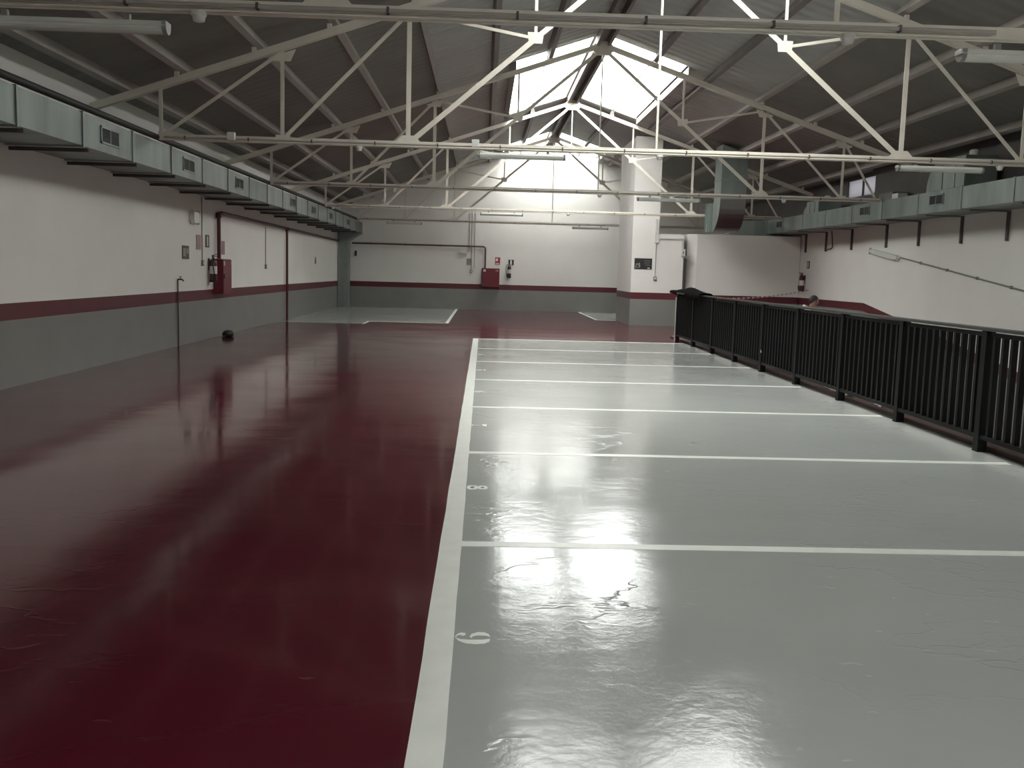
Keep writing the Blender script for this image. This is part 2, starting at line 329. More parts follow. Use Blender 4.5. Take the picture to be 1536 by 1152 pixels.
# purlins
pset=[1.22,2.45,3.67,4.9,6.0,7.13,8.0]
mb=MB().box(-0.05,0.05,0,YE-YB-0.02,-0.17,0.0)
pur=None
for s in (-1,1):
    for d in pset:
        if s>0 and d>7.4: continue
        mm='purlin_backlit' if d in (1.22,2.45) else 'purlin'
        x=XC+s*d
        if d==1.22:
            ys=[YB+0.01]+[v for p_ in SKY for v in p_]+[YE-0.01]
            for k in range(0,len(ys),2):
                o=MB().box(-0.05,0.05,ys[k],ys[k+1],-0.165,0.0).build('purlin',mm,ceiling); o.location=(x,0,roofz(x)-0.005); o.rotation_euler=(0,s*math.atan(RS),0)
            for a,b in SKY:
                o=MB().box(-0.012,0.012,a,b,-0.02,0.045).build('glazing_bar','purlin',ceiling); o.location=(x,0,roofz(x)+0.01); o.rotation_euler=(0,s*math.atan(RS),0)
            continue
        o=MB().box(-0.05,0.05,YB+0.01,YE-0.01,-0.165,0.0).build('purlin',mm,ceiling)
        x=XC+s*d; o.location=(x,0,roofz(x)-0.005+(0.06 if d>3.6 else 0)); o.rotation_euler=(0,s*math.atan(RS),0)
for s in (-1,1):
    o=MB().box(-0.035,0.035,YB+0.01,YE-0.01,-0.20,0.0).build('ridge_beam','purlin_backlit',ceiling); o.location=(XC+s*0.13,0,RZ-0.05)
MB().prism([(XC-0.22,RZ-0.05),(XC+0.22,RZ-0.05),(XC,RZ+0.08)],'y',YB,YE).build('ridge_cap','roof',ceiling)
# purlin cleats on each truss
for i,(a,b) in enumerate(SKY):
    w=bpy.data.objects.new('window_%d'%(i+2),None); COL.objects.link(w); w.location=(XC,(a+b)/2,RZ); struct(w)
    w['label']=['skylight strips behind the camera','skylight strips over the nearest bay, above the camera','large bright skylight either side of the ridge','bright skylight at the far gable end'][i]
    def wp(mb,name,m):
        o=mb.build(name,m,w); o.matrix_parent_inverse=Matrix.Translation(-Vector(w.location)); return o
    for s in (-1,1):
        n=max(1,round((b-a)/1.25))
        xa,xb=XC+s*0.05,XC+s*SKW
        for j in range(n):
            y0=a+(b-a)*j/n; y1=a+(b-a)*(j+1)/n
            wp(MB().prism([(xa,roofz(xa)+0.07),(xb,roofz(xb)+0.07),(xb,roofz(xb)+0.075),(xa,roofz(xa)+0.075)],'y',y0,y1),'pane','pane')
        cw=0.13 if s<0 else 0.04; wp(MB().prism([(xb,roofz(xb)-0.17),(xb+cw*s,roofz(xb)-0.17),(xb+cw*s,roofz(xb)+0.10),(xb,roofz(xb)+0.10)],'y',a,b),'side_curb','purlin_backlit' if s<0 else 'purlin')
# window high on the right wall
w4=struct(MB().box(XF+0.02,XF+0.06,WY0-0.03,WY1+0.03,WZ0-0.03,WZ0).box(XF+0.02,XF+0.06,WY0-0.03,WY1+0.03,WZ1,WZ1+0.03).box(XF+0.02,XF+0.06,WY0-0.03,WY0,WZ0,WZ1).box(XF+0.02,XF+0.06,WY1,WY1+0.03,WZ0,WZ1).box(XF+0.02,XF+0.06,26.0,26.12,WZ0,WZ1).build('window_1','dark_steel'))
for a,b in ((WY0,26.0),(26.12,WY1)): MB().box(XF+0.035,XF+0.045,a,b,WZ0,WZ1).build('pane','louvre_pane',w4)
# ------------------------------------------------------------------ trusses
def topz(d): return ZA-SL*abs(d)
def truss(i,Y,label):
    t=thing('roof_truss',label,'truss',(XC,Y,0),0,'cream steel roof trusses')
    dl,dr=-4*PN+0.06, 6.50
    if i==3: pass
    e=0.03
    def part(name,mb,m='truss'): return mb.build(name,m,t)
    # bottom chord: two angles back to back
    part('bottom_chord',MB().box(dl,dr,-0.055,-0.008,ZC-0.006,ZC+0.006).box(dl,dr,-0.016,-0.008,ZC,ZC+0.085).box(dl,dr,0.008,0.055,ZC-0.006,ZC+0.006).box(dl,dr,0.008,0.016,ZC,ZC+0.085))
    for s,end in ((-1,8.385),(1,7.44)):
        a=Vector((s*0.05,0,topz(0))); b=Vector((s*end,0,topz(end)))
        mb=MB()
        for yy in (-0.032,0.032): mb.bar(a+Vector((0,yy,0)),b+Vector((0,yy,0)),0.05,0.10)
        part('top_chord',mb)
    def web(p,q,w=0.055,name='diagonal_web'):
        p=Vector((p[0],0,p[1])); q=Vector((q[0],0,q[1])); part(name,MB().bar(p,q,0.012,w).bar(p+Vector((0,0.02,0)),q+Vector((0,0.02,0)),0.05,0.012))
    part('king_post',MB().bar((0,0,ZC+0.04),(0,0,ZA),0.03,0.03))
    zb=ZC+0.05
    for s in (-1,1):
        web((s*2*PN,zb),(0,ZA-0.05),0.075)
        sub=(s*PN,(zb+ZA-0.05)/2)
        web(sub,(s*PN,topz(PN)),0.045,'vertical_web')
        web(sub,(s*2*PN,topz(2*PN)-0.05),0.045)
        web((s*2*PN,zb),(s*2*PN,topz(2*PN)),0.07,'vertical_web')
        web((s*3*PN,zb),(s*2*PN,topz(2*PN)-0.06),0.055)
        web((s*3*PN,zb),(s*3*PN,topz(3*PN)),0.055,'vertical_web')
        if s<0: 
            web((s*4*PN+0.08,zb),(s*3*PN,topz(3*PN)-0.06),0.05); web((s*4*PN+0.08,zb),(s*4*PN+0.08,topz(4*PN)),0.055,'vertical_web')
        else:
            web((dr-0.1,zb),(s*3*PN,topz(3*PN)-0.06),0.05)
        # gussets
        g=0.014
        def plate(poly): part('gusset_plate',MB().prism(poly,'y',-g/2,g/2))
        c=s*2*PN; plate([(c-0.26,ZC+0.0),(c+0.26,ZC+0.0),(c+0.10,ZC+0.17),(c-0.10,ZC+0.17)])
        c=s*3*PN; plate([(c-0.10,ZC+0.0),(c+0.11,ZC+0.0),(c+0.11,ZC+0.12),(c-0.10,ZC+0.12)])
        if s<0: c=s*4*PN+0.08; plate([(c-0.04,ZC),(c+0.28,ZC),(c+0.24,ZC+0.12),(c-0.04,ZC+0.12)])
        c=s*PN; z=sub[1]; plate([(c-0.10,z-0.07),(c+0.10,z-0.07),(c+0.12,z+0.09),(c-0.12,z+0.09)])
        for k in (2,3): c=s*k*PN; z=topz(k*PN); plate([(c-0.2,z-0.06+SL*s*0.2*1 -0.02),(c+0.2,z-0.06-SL*s*0.2-0.02),(c+0.12,z-0.19),(c-0.12,z-0.19)])
        # cleats that carry the purlins
        for d in pset:
            if d<end-0.1: c=s*d; z=topz(d); part('purlin_cleat',MB().box(c-0.03,c+0.03,-0.03,0.03,z+0.03,z+0.13))
    part('gusset_plate',MB().prism([(-0.22,ZA-0.13),(-0.14,ZA-0.2),(0.14,ZA-0.2),(0.22,ZA-0.13),(0.22,ZA+0.0),(0.12,ZA+0.09),(-0.12,ZA+0.09),(-0.22,ZA+0.0)],'y',-0.05,0.05))
    return t
for i,(Y,lab) in enumerate(zip(TR,['cream steel roof truss nearest the camera, its lower beam crossing the top of the view','second cream roof truss, with tall bright verticals either side of the skylight','third roof truss, its dark peak standing against the front of the large skylight','fourth roof truss, its white peak lit at the back of the large skylight','farthest and smallest roof truss, just before the far gable wall'])): truss(i,Y,lab)
# conduit clipped to each bottom chord
for i,Y in enumerate(TR):
    c=thing('conduit',['cable conduit clipped along the lower beam of the nearest truss','cable conduit clipped along the lower beam of the second truss','cable conduit clipped along the lower beam of the third truss','cable conduit clipped along the lower beam of the fourth truss','cable conduit clipped along the lower beam of the farthest truss'][i],'conduit',(XC,Y,0))
    x0,x1=-7.3,(6.45 if i<4 else 2.0)
    if i==0: x1=1.15
    MB().tube([(x0,-0.085,ZC+0.03),(x1,-0.085,ZC+0.03)],0.016,8).build('pipe','purlin',c)
    x=x0+0.3; cl=None
    while x<x1:
        if cl is None: cl=MB().box(-0.009,0.009,-0.106,-0.055,ZC+0.008,ZC+0.055).build('clip','dark_steel',c); cl.location=(x,0,0)
        else: share(cl,c,(x,0,0))
        x+=0.93
    if i==0:
        MB().tube([(1.45,-0.085,ZC+0.03),(6.45,-0.085,ZC+0.03)],0.016,8).build('pipe','purlin',c)
# ------------------------------------------------------------------ fluorescent battens hung under the trusses
def batten(x,y,z,label,L=1.32,rot=(0,0,0)):
    t=thing('fluorescent_lamp',label,'lamp',(x,y,z)); t.rotation_euler=rot
    MB().prism([(-0.05,0.0),(0.05,0.0),(0.06,-0.035),(-0.06,-0.035)],'x',-L/2,L/2).build('housing','plastic',t,bevel=0.004)
    prof=[(math.cos(PI*k/8)*0.055,-0.036-math.sin(PI*k/8)*0.05) for k in range(9)]
    MB().prism(prof,'x',-L/2+0.02,L/2-0.02).build('diffuser','diffuser',t)
    for s in (-1,1): MB().prism([(a*1.06,b*1.04+0.002) for a,b in prof]+[(-0.06,-0.0),(0.06,-0.0)][::1],'x',s*(L/2-0.02)-0.01,s*(L/2-0.02)+0.022).build('end_cap','grey_plastic',t)
    for s in (-0.6,0.6): MB().box(s*L/2-0.02,s*L/2+0.02,-0.02,0.02,0.0,0.05).build('hanger','grey_plastic',t)
    return t
def bat(i,x0,x1,label,z=ZC-0.03): return batten((x0+x1)/2,TR[i]-0.03,z-0.02,label,x1-x0)
bat(0,-3.75,-2.31,'long fluorescent fitting at top left under the nearest truss',3.33)
bat(0,3.46,4.9,'long fluorescent fitting at top right under the nearest truss',3.33)
bat(1,-0.14,1.18,'fluorescent fitting in front of the skylight, under the second truss')
bat(1,6.21,7.54,'fluorescent fitting above the right duct, under the second truss')
bat(2,3.44,4.89,'fluorescent fitting under the third truss in front of the white pillar')
bat(3,-0.16,1.14,'fluorescent fitting under the fourth truss, above the red cabinet on the far wall')
bat(4,-3.73,-2.39,'farthest left fluorescent fitting, under the last truss')
bat(4,3.32,4.70,'farthest right fluorescent fitting, under the last truss beside the pillar')
# smoke detectors
def detector(x,y,z,label):
    t=thing('smoke_detector',label,'detector',(x,y,z))
    MB().lathe([(0.035,0.03),(0.055,0.028),(0.055,0.0)][::-1],n=16).build('base','plastic',t)
    MB().lathe([(0.02,-0.045),(0.04,-0.038),(0.045,-0.01),(0.048,0.0)],n=16).build('sensor_head','plastic',t)
for x,i,l in ((-2.09,0,'white smoke detector at top left beside the nearest lamp'),(2.63,0,'white smoke detector under the nearest truss at upper right'),(2.60,1,'white smoke detector under the middle of the second truss'),(7.80,1,'white smoke detector at the right end of the second truss, by the lamp'),(-2.07,2,'white smoke detector under the left half of the third truss'),(2.59,2,'white smoke detector under the middle of the third truss'),(6.81,2,'white smoke detector under the third truss, above the end of the right duct'),(-4.6,3,'white smoke detector under the fourth truss beside the left duct'),(2.52,3,'white smoke detector under the middle of the fourth truss')):
    detector(x,TR[i]-0.03,ZC-0.036,l)
detector(-1.9+0.0,TR[1]-0.03,ZC-0.036,'white smoke detector under the left half of the second truss')
for x,l in ((-0.17,'white junction box on the second truss beside the central lamp'),(-3.75,'white junction box on the left part of the second truss')):
    t=tag(MB().box(-0.055,0.055,-0.05,0.03,-0.055,0.055).build('junction_box','plastic',bevel=0.006),l,'box'); t.location=(x,TR[1]-0.16,ZC+0.06)
# ------------------------------------------------------------------ left duct
def grille(parent,x,y,z,s,L=0.62,h=0.22):
    g=MB().box(-0.012,0.0,-L/2,L/2,-h/2,-h/2+0.025).box(-0.012,0.0,-L/2,L/2,h/2-0.025,h/2).box(-0.012,0.0,-L/2,-L/2+0.03,-h/2,h/2).box(-0.012,0.0,L/2-0.03,L/2,-h/2,h/2).box(-0.012,0.0,-0.015,0.015,-h/2,h/2).build('grille','galv',parent); g.location=(x,y,z)
    if s<0: g.rotation_euler=(0,0,PI)
    b=MB().box(-0.006,-0.004,-L/2+0.01,L/2-0.01,-h/2+0.01,h/2-0.01).build('backing','hole',g)
    lv=None
    for k in range(7):
        zz=-h/2+0.035+k*(h-0.07)/6
        if lv is None: lv=MB().bar((-0.008,-L/2+0.02,0),(-0.008,L/2-0.02,0),0.003,0.014,(0.5,0,1)).build('louvre','hole',g); lv.location=(0.004,0,zz)
        else: share(lv,g,(0.004,0,zz))
LX0,LX1,LZ0,LZ1=XL+0.02,-4.90,2.975,3.375
duct=thing('ventilation_duct','long galvanised duct along the top of the left wall','duct',(LX0,0,LZ0))
def dbox(parent,x0,x1,y0,y1,z0,z1,name='duct_section',m='galv',crease=True):
    o=Vector(parent.location); b=MB().box(x0,x1,y0,y1,z0,z1)
    q=b.build(name,m,parent); q.matrix_parent_inverse=Matrix.Translation(-o); return q
js=[YB+0.3+i*1.675 for i in range(0,8)]
js=[0.41+1.675*i for i in range(-3,23)]
for a,b in zip(js,js[1:]):
    if b>37.4: break
    dbox(duct,LX0,LX1,a+0.012,b-0.012,LZ0,LZ1)
    dbox(duct,LX0,LX1+0.018,b-0.022,b+0.022,LZ0-0.018,LZ1+0.012,'flange','flange')
    dbox(duct,LX0-0.015,LX1+0.02,b+0.10,b+0.145,LZ0-0.062,LZ0-0.018,'bracket','dark_steel')
dbox(duct,LX0,LX1,js[0],js[0]+0.01,LZ0,LZ1); 
for y in (13.0,16.37,19.7,25.1,28.15,31.25,35.2):
    h=Vector(duct.location); grille(duct,LX1+0.014-h.x,y,3.19-h.z,1)
# down duct in the far left corner
mb=MB(); 
e0=[(LX0,37.35,LZ0),(LX1,37.35,LZ0),(LX1,37.35,LZ1),(LX0,37.35,LZ1)]
mb.box(LX0,LX1,37.30,39.3,LZ0,LZ1)
o=mb.build('duct_section','galv_dark',duct); o.matrix_parent_inverse=Matrix.Translation(-Vector(duct.location))
dn=tag(MB().add([(LX0,39.0,2.97),(LX1,39.0,2.97),(LX1,39.6,2.97),(LX0,39.6,2.97),(LX0,39.0,2.62),(-5.42,39.0,2.62),(-5.42,39.6,2.62),(LX0,39.6,2.62)],[(0,1,2,3),(4,5,6,7),(0,1,5,4),(1,2,6,5),(2,3,7,6),(3,0,4,7)]).box(LX0,-5.42,39.0,39.6,0.0,2.62).build('down_duct','flange'),'grey vertical duct running down the far left corner to the floor','duct')
MB().box(-5.62,-5.585,38.985,39.0,0.0,2.6).build('seam','galv',dn)
pp=tag(MB().tube([(-4.885,YB+0.05,LZ1+0.06),(-4.885,38.0,LZ1+0.06)],0.045,8).build('insulated_pipe','black'),'black insulated pipe lying along the top edge of the left duct','pipe')
# ------------------------------------------------------------------ right duct
RX0,RX1,RZ0,RZ1=9.10,9.98,3.02,3.44
rd=thing('ventilation_duct','galvanised duct along the top of the right wall with grilles and wall brackets','duct',(RX1,0,RZ0))
js=[20.4+1.86*i for i in range(-14,7)]
for a,b in zip(js,js[1:]):
    if b>31.28: b=31.28
    dbox(rd,RX0,RX1,a+0.012,b-0.012,RZ0,RZ1)
    if b<31: dbox(rd,RX0-0.015,RX1,b-0.02,b+0.02,RZ0-0.015,RZ1+0.012,'flange','flange')
    if b>31: break
for y in (30.0,23.27,19.57,15.8,12.0):
    h=Vector(rd.location); grille(rd,RX0-0.014-h.x,y,3.265-h.z,-1)
for y in (12.9,14.7,16.55,18.4,20.2,22.2,24.0,26.5,28.5,30.3):
    xx=XR+(0.08 if y>RAMPY else 0)
    dbox(rd,xx-0.05,xx,y-0.03,y+0.03,2.43,3.0,'bracket_arm','dark_steel'); dbox(rd,RX0+0.10,xx-0.05,y-0.02,y+0.02,RZ0-0.045,RZ0-0.016,'bracket','galv_dark')
# fan boxes and bends standing on the right duct
def riser(y,label,h=0.45,w=0.75):
    t=thing('duct_riser',label,'duct',(9.5,y,RZ1))
    MB().box(-0.32,0.32,-w/2,w/2,0.013,h).build('body','galv',t,bevel=0.01)
    prof=[(w/2+0.0,0.013)]+[(w/2+0.38*math.sin(k*PI/12),0.013+(h-0.1)*math.cos(k*PI/12)) for k in range(0,6)]+[(w/2+0.38,0.013)]
    MB().prism(prof,'x',-0.28,0.28).build('bend','galv',t)
    for k in (-0.2,0.2): MB().box(-0.335,-0.32,k*w-0.02,k*w+0.02,0.03,h-0.05).build('seam','flange',t)
    MB().lathe([(0.09,0),(0.09,0.12),(0.06,0.14)],(0,-w/4,h),12).build('motor_cap','plastic',t)
riser(27.3,'galvanised fan box with a rounded bend on the far part of the right duct',0.34,1.0)
riser(19.3,'large galvanised fan box on the right duct near the second truss lamp',0.62,1.3)
t=thing('duct_riser','small pale duct box standing behind the right duct below the window','duct',(9.75,23.2,RZ1))
MB().box(-0.2,0.2,-0.4,0.4,0.013,0.26).build('body','galv_dark',t,bevel=0.01); MB().box(-0.22,0.0,-0.75,-0.42,0.013,0.2).build('cover','plastic',t)
# big drop duct at the back right and its cross run on the room roof
bd=thing('drop_duct','big square duct dropping from the roof and bending back above the white room','duct',(7.16,28.3,2.9))
def bpart(mb,name,m='galv',**k):
    o=mb.build(name,m,bd,**k); o.matrix_parent_inverse=Matrix.Translation(-Vector(bd.location)); return o
xa,xb=6.81,7.56; y0,y1=28.3,29.12; zt=3.84
def rz_(x): return roofz(x)-0.02
bpart(MB().add([(xa,y0,zt),(xb,y0,zt),(xb,y1,zt),(xa,y1,zt),(xa,y0,5.4),(xb,y0,5.15),(xb,y1,5.15),(xa,y1,5.4)],[(0,1,2,3),(4,5,6,7),(0,1,5,4),(1,2,6,5),(2,3,7,6),(3,0,4,7)]).add([],[]),'riser')
prof=[]; cy,cz=y1+0.08,zt; R=cy-y0
prof=[(cy-R*math.cos(a),cz-R*math.sin(a)) for a in [k*PI/20 for k in range(11)]]+[(cy+0.0,cz-0.08)]+[(cy-0.08*math.cos(a),cz-0.08*math.sin(a)) for a in [k*PI/8 for k in (3,2,1,0)]]
nb=len(prof)
bpart(MB().prism(prof,'x',xa,xb),'elbow','galv_dark')  # shade of the downward-facing bend put into a darker metal; cheek stays lighter
bpart(MB().prism([(a,b) for a,b in prof],'x',xa-0.004,xa),'elbow_cheek')
bpart(MB().box(xa-0.02,xb+0.02,y0-0.02,y1+0.02,4.38,4.41),'flange','flange')
bpart(MB().box(xa-0.10,xb,cy,29.64,cz-R,cz-0.08),'duct_section')
for yy in (29.3,29.58): bpart(MB().box(xa-0.13,xb+0.02,yy,yy+0.04,cz-R-0.0,cz-0.05),'flange','galv')
cr=thing('cross_duct','short duct run joining the right duct along the white room roof','duct',(8.8,31.5,2.95))
def cpart(mb,name,m='galv'):
    o=mb.build(name,m,cr); o.matrix_parent_inverse=Matrix.Translation(-Vector(cr.location)); return o
cpart(MB().box(7.9,8.68,31.35,32.0,2.99,3.42),'duct_section'); cpart(MB().box(8.70,9.08,31.35,32.0,2.99,3.42),'duct_section'); cpart(MB().box(9.10,9.95,31.32,32.0,2.99,3.44),'duct_section')
for x in (8.69,9.09): cpart(MB().box(x-0.02,x+0.02,31.33,32.02,2.97,3.44),'flange','flange')
cpart(MB().box(7.9,9.95,31.3,31.33,2.95,2.99),'base_angle','flange')
# ------------------------------------------------------------------ railing
PS=1.8373; PY=[9.0467+i*PS for i in range(-4,9)]
rl=thing('railing','dark grey steel railing with flat vertical bars beside the parking bays','railing',(RX,PY[0],0))
Y0=PY[0]; LEN=PY[-1]-Y0
MB().box(-0.055,0.055,-0.05,LEN+0.05,RH-0.03,RH).build('top_rail','rail_top',rl,bevel=0.004)
MB().box(-0.02,0.02,-0.03,LEN+0.03,RH-0.085,RH-0.045).build('under_rail','rail',rl)
MB().box(-0.035,0.025,-0.03,LEN+0.03,0.125,0.165).build('bottom_rail','rail',rl)
post=None
for y in PY:
    if post is None:
        post=MB().box(-0.046,0.046,-0.046,0.046,0.0,RH-0.03).build('post','rail',rl,bevel=0.003); bp=MB().box(-0.05,0.05,-0.05,0.05,0.0,0.012).build('base_plate','rail',post)
    else:
        c=share(post,rl,(0,y-Y0,0)); share(bp,c)
bal=None
for i in range(len(PY)-1):
    for k in range(1,12):
        y=PY[i]-Y0+k*PS/12
        if abs(0)>1: pass
        if bal is None: bal=MB().box(-0.026,0.026,-0.021,0.021,0.165,RH-0.085).build('baluster','rail',rl); bal.location=(0,y,0)
        else: share(bal,rl,(0,y,0))
MB().box(-0.06,-0.045,LEN+0.05,LEN+0.09,0.0,RH-0.12).build('lit_edge_strip','plastic',rl,label='pale strip for the lit edge of the post at the far end of the railing')  # lit edge of the end post, added as a pale strip
# black coat over the far end of the railing
mb=MB(); n1,n2=26,12; vs=[]
for i in range(n1+1):
    u=i/n1; y=20.9+u*3.75
    hgt=0.035+0.10*math.exp(-((u-0.42)/0.20)**2)+0.03*math.exp(-((u-0.72)/0.12)**2)
    dep=0.16+0.12*math.sin(3*u+0.5)+0.04*math.sin(11*u)
    for j in range(n2+1):
        th=PI*j/n2; w=0.10+0.05*math.sin(5*u+1)
        x=-w*math.cos(th); z=hgt*math.sin(th)**0.6 if 0<j<n2 else 0
        if j==0: x*=1.0; z=-dep*0.35
        if j==n2: z=-dep
        z+=0.008*math.sin(17*u*3+j*1.7); vs.append((RX+0.02+x,y,RH+0.01+z))
fs=[(i*(n2+1)+j,(i+1)*(n2+1)+j,(i+1)*(n2+1)+j+1,i*(n2+1)+j+1) for i in range(n1) for j in range(n2)]
mb.add(vs,fs,0,True); coat=tag(mb.build('coat','cloth'),'crumpled black coat draped over the far end of the railing','coat'); sd=coat.modifiers.new('thick','SOLIDIFY'); sd.thickness=0.012
# red and white chain across the ramp
ch=thing('barrier_chain','red and white plastic chain strung from the railing to the right wall','chain',(RX+0.05,24.5,1.10))
P0=Vector((RX+0.03,23.745,1.10)); P1=Vector((10.075,29.85,1.27)); Lc=(P1-P0).length; N=int(Lc/0.075)
def torus_link(m):
    vs=[];fs=[];a,b=8,4
    for i in range(a):
        th=2*PI*i/a; cx,cz=math.cos(th)*0.036,math.sin(th)*0.018
        for j in range(b):
            ph=2*PI*j/b; vs.append((cx+math.cos(th)*math.cos(ph)*0.007,math.sin(ph)*0.007,cz+math.sin(th)*math.cos(ph)*0.007))
    for i in range(a):
        for j in range(b): fs.append((i*b+j,((i+1)%a)*b+j,((i+1)%a)*b+(j+1)%b,i*b+(j+1)%b))
    return MB().add(vs,fs,0,True).build('link',m,ch)
lk=[torus_link('chain_red'),torus_link('chain_white')]
yaw=math.atan2(P1.y-P0.y,P1.x-P0.x)
for i in range(N):
    t=(i+0.5)/N; p=P0.lerp(P1,t); p.z-=0.55*t*(1-t)*(1.0)-0.0
    o=lk[0 if i==0 else 1] if i<2 else share(lk[(i//2)%2],ch)
    o.location=p-Vector(ch.location); o.rotation_euler=(PI/2*(i%2),0,yaw)
for p_,q_ in ((P0,Vector((RX+0.02,23.745,1.10))),(P1,Vector((XR+0.079,29.85,1.27)))):
    MB().tube([p_-Vector(ch.location)-Vector((0.03,0,0)),q_-Vector(ch.location)+Vector((0.0,0,0))],0.008,6).build('hook','dark_steel',ch)
# ------------------------------------------------------------------ fire equipment
def tubearc(p0,p1,p2,p3,n=10):
    p=[Vector(q) for q in (p0,p1,p2,p3)]; out=[]
    for i in range(n+1):
        t=i/n; out.append(p[0]*(1-t)**3+p[1]*3*t*(1-t)**2+p[2]*3*t*t*(1-t)+p[3]*t**3)
    return out
def extinguisher(loc,rz,label,body='ext_red',cat='extinguisher'):
    t=thing('fire_extinguisher',label,cat,loc,rz)     # local: wall behind at -Y... front faces +Y
    MB().lathe([(0.06,0.0),(0.078,0.012),(0.08,0.05),(0.08,0.40),(0.072,0.45),(0.045,0.485),(0.022,0.50),(0.022,0.52)],(0,0.10,0),18).build('cylinder',body,t)
    MB().lathe([(0.082,0.0),(0.083,0.05)],(0,0.10,0),18).build('base_ring','black',t)
    MB().lathe([(0.0815,0.18),(0.0815,0.34)],(0,0.10,0),18).build('label_band','label',t)
    MB().lathe([(0.026,0.515),(0.03,0.52),(0.03,0.555),(0.02,0.565)],(0,0.10,0),10).build('valve','brass',t)
    MB().bar((0,0.07,0.565),(0,0.22,0.60),0.02,0.012,(1,0,0)).bar((0,0.07,0.56),(0,0.20,0.545),0.02,0.01,(1,0,0)).build('handle','black',t)
    MB().tube(tubearc((0.02,0.10,0.54),(0.17,0.12,0.56),(0.15,0.14,0.30),(0.095,0.16,0.10)),0.011,8).build('hose','black',t)
    MB().lathe([(0.012,0.0),(0.022,0.10),(0.014,0.13)],(0.098,0.165,0.04),10).build('nozzle','black',t)
    MB().box(-0.03,0.03,0.0,0.025,0.25,0.50).build('wall_bracket','dark_steel',t)
    return t
extinguisher((XL+0.001,20.85,1.20),-PI/2,'dark fire extinguisher hung on the left wall beside the red hose cabinet')
extinguisher((1.03,YE-0.001,1.33),PI,'black fire extinguisher with a grey label on the far wall','ext_dark')
extinguisher((XR+0.079,30.25,1.22),PI/2,'red fire extinguisher on the right wall where the chain ends')
def cabinet(loc,rz,label):
    t=thing('hose_cabinet',label,'cabinet',loc,rz)     # local: x width, +Y out of wall
    MB().box(-0.36,0.36,0,0.20,0,0.76).build('case','red_metal',t,bevel=0.006)
    d=MB().box(-0.345,0.345,0.202,0.216,0.02,0.74).build('door','red_metal',t,bevel=0.004)
    MB().box(0.20,0.30,0.2165,0.2185,0.62,0.71).build('sticker','label',d,label='small white sticker')
    MB().box(-0.32,-0.20,0.2165,0.2185,0.64,0.70).build('sticker','sign_pale_red',d)
    MB().box(0.28,0.31,0.217,0.235,0.34,0.44).build('handle','dark_steel',d)
    return t
cabinet((XL+0.001,21.55,0.94),-PI/2,'red fire hose cabinet on the left wall below the red standpipe')
cabinet((0.275,YE-0.001,0.94),PI,'red fire hose cabinet on the far wall')
t=thing('fire_pipe','dark red fire main high on the left wall with drops to cabinet and floor','pipe',(XL+0.06,21.4,0))
def fp(pts,r,m='red_pipe',name='pipe'):
    o=MB().tube(pts,r,10).build(name,m,t); o.matrix_parent_inverse=Matrix.Translation(-Vector(t.location)); return o
xp=XL+0.07
fp([(xp,21.42,1.705),(xp,21.42,2.62)],0.042); fp([(xp,21.42,2.62),(xp,21.5,2.68),(xp,21.7,2.70),(xp,38.90,2.62)],0.036)
fp([(xp,28.75,0.0),(xp,28.75,2.64)],0.036); fp([(xp,21.42,2.58),(xp,21.42,2.68)],0.062,name='elbow'); fp([(xp,28.75,2.60),(xp,28.75,2.70)],0.055,name='tee')
t=thing('fire_pipe','brown fire pipe across the far wall dropping into the red cabinet','pipe',(-2.7,YE-0.06,2.57))
yp=YE-0.07
fp([(-5.36,yp,2.57),(-0.06,yp,2.57),(0.02,yp,2.54),(0.045,yp,2.46),(0.045,yp,1.70)],0.033,'brown_pipe')
for x in (-4.6,-3.2,-1.8,-0.6): fp([(x-0.02,yp,2.57),(x+0.02,yp,2.57)],0.045,'dark_steel','clamp')
# ------------------------------------------------------------------ small wall fittings
def on_left(y,z,w,h,m,name,label,cat,d=0.012,mark=None):
    o=tag(MB().box(XL+0.001,XL+d,y-w/2,y+w/2,z-h/2,z+h/2).build(name,m),label,cat)
    if mark: 
        for (a,b,c,e,mm) in mark: MB().box(XL+d,XL+d+0.002,y+a*w,y+b*w,z+c*h,z+e*h).build('symbol',mm,o)
    return o
def on_far(x,z,w,h,m,name,label,cat,d=0.012,mark=None,Y=None):
    Y=YE if Y is None else Y
    o=tag(MB().box(x-w/2,x+w/2,Y-d,Y-0.001,z-h/2,z+h/2).build(name,m),label,cat)
    if mark:
        for (a,b,c,e,mm) in mark: MB().box(x+a*w,x+b*w,Y-d-0.002,Y-d,z+c*h,z+e*h).build('symbol',mm,o)
    return o
on_left(19.25,1.80,0.42,0.26,'sign_green','wall_sign','small dark green sign on the left wall, left of the extinguisher','sign',mark=[(-0.4,0.0,-0.3,0.3,'sign_grey'),(0.1,0.4,-0.1,0.3,'sign_grey')])
on_left(20.12,2.02,0.30,0.30,'sign_pale_red','wall_sign','faded pinkish sign below the round lamp on the left wall','sign')
on_left(20.75,2.06,0.26,0.26,'sign_black','wall_sign','black extinguisher sign with white centre strip on the left wall','sign',mark=[(-0.12,0.14,-0.4,0.4,'sign_white')])
on_left(22.0,1.95,0.24,0.30,'sign_pale_red','wall_sign','reddish hose sign right of the standpipe on the left wall','sign')
on_left(33.94,1.79,0.24,0.24,'sign_grey','wall_sign','small grey sign on the far part of the left wall','sign',mark=[(-0.3,0.3,-0.3,0.1,'sign_black')])
def switch(loc,rz,label,ztop,m='grey_plastic'):
    t=thing('light_switch',label,'switch',loc,rz)
    MB().box(-0.05,0.05,0,0.045,-0.06,0.06).build('box',m,t,bevel=0.005); MB().box(-0.025,0.025,0.045,0.052,-0.03,0.03).build('rocker','plastic',t)
    MB().tube([(0,0.014,0.06),(0,0.014,ztop-loc[2])],0.010,6).build('conduit','grey_plastic',t)
    return t
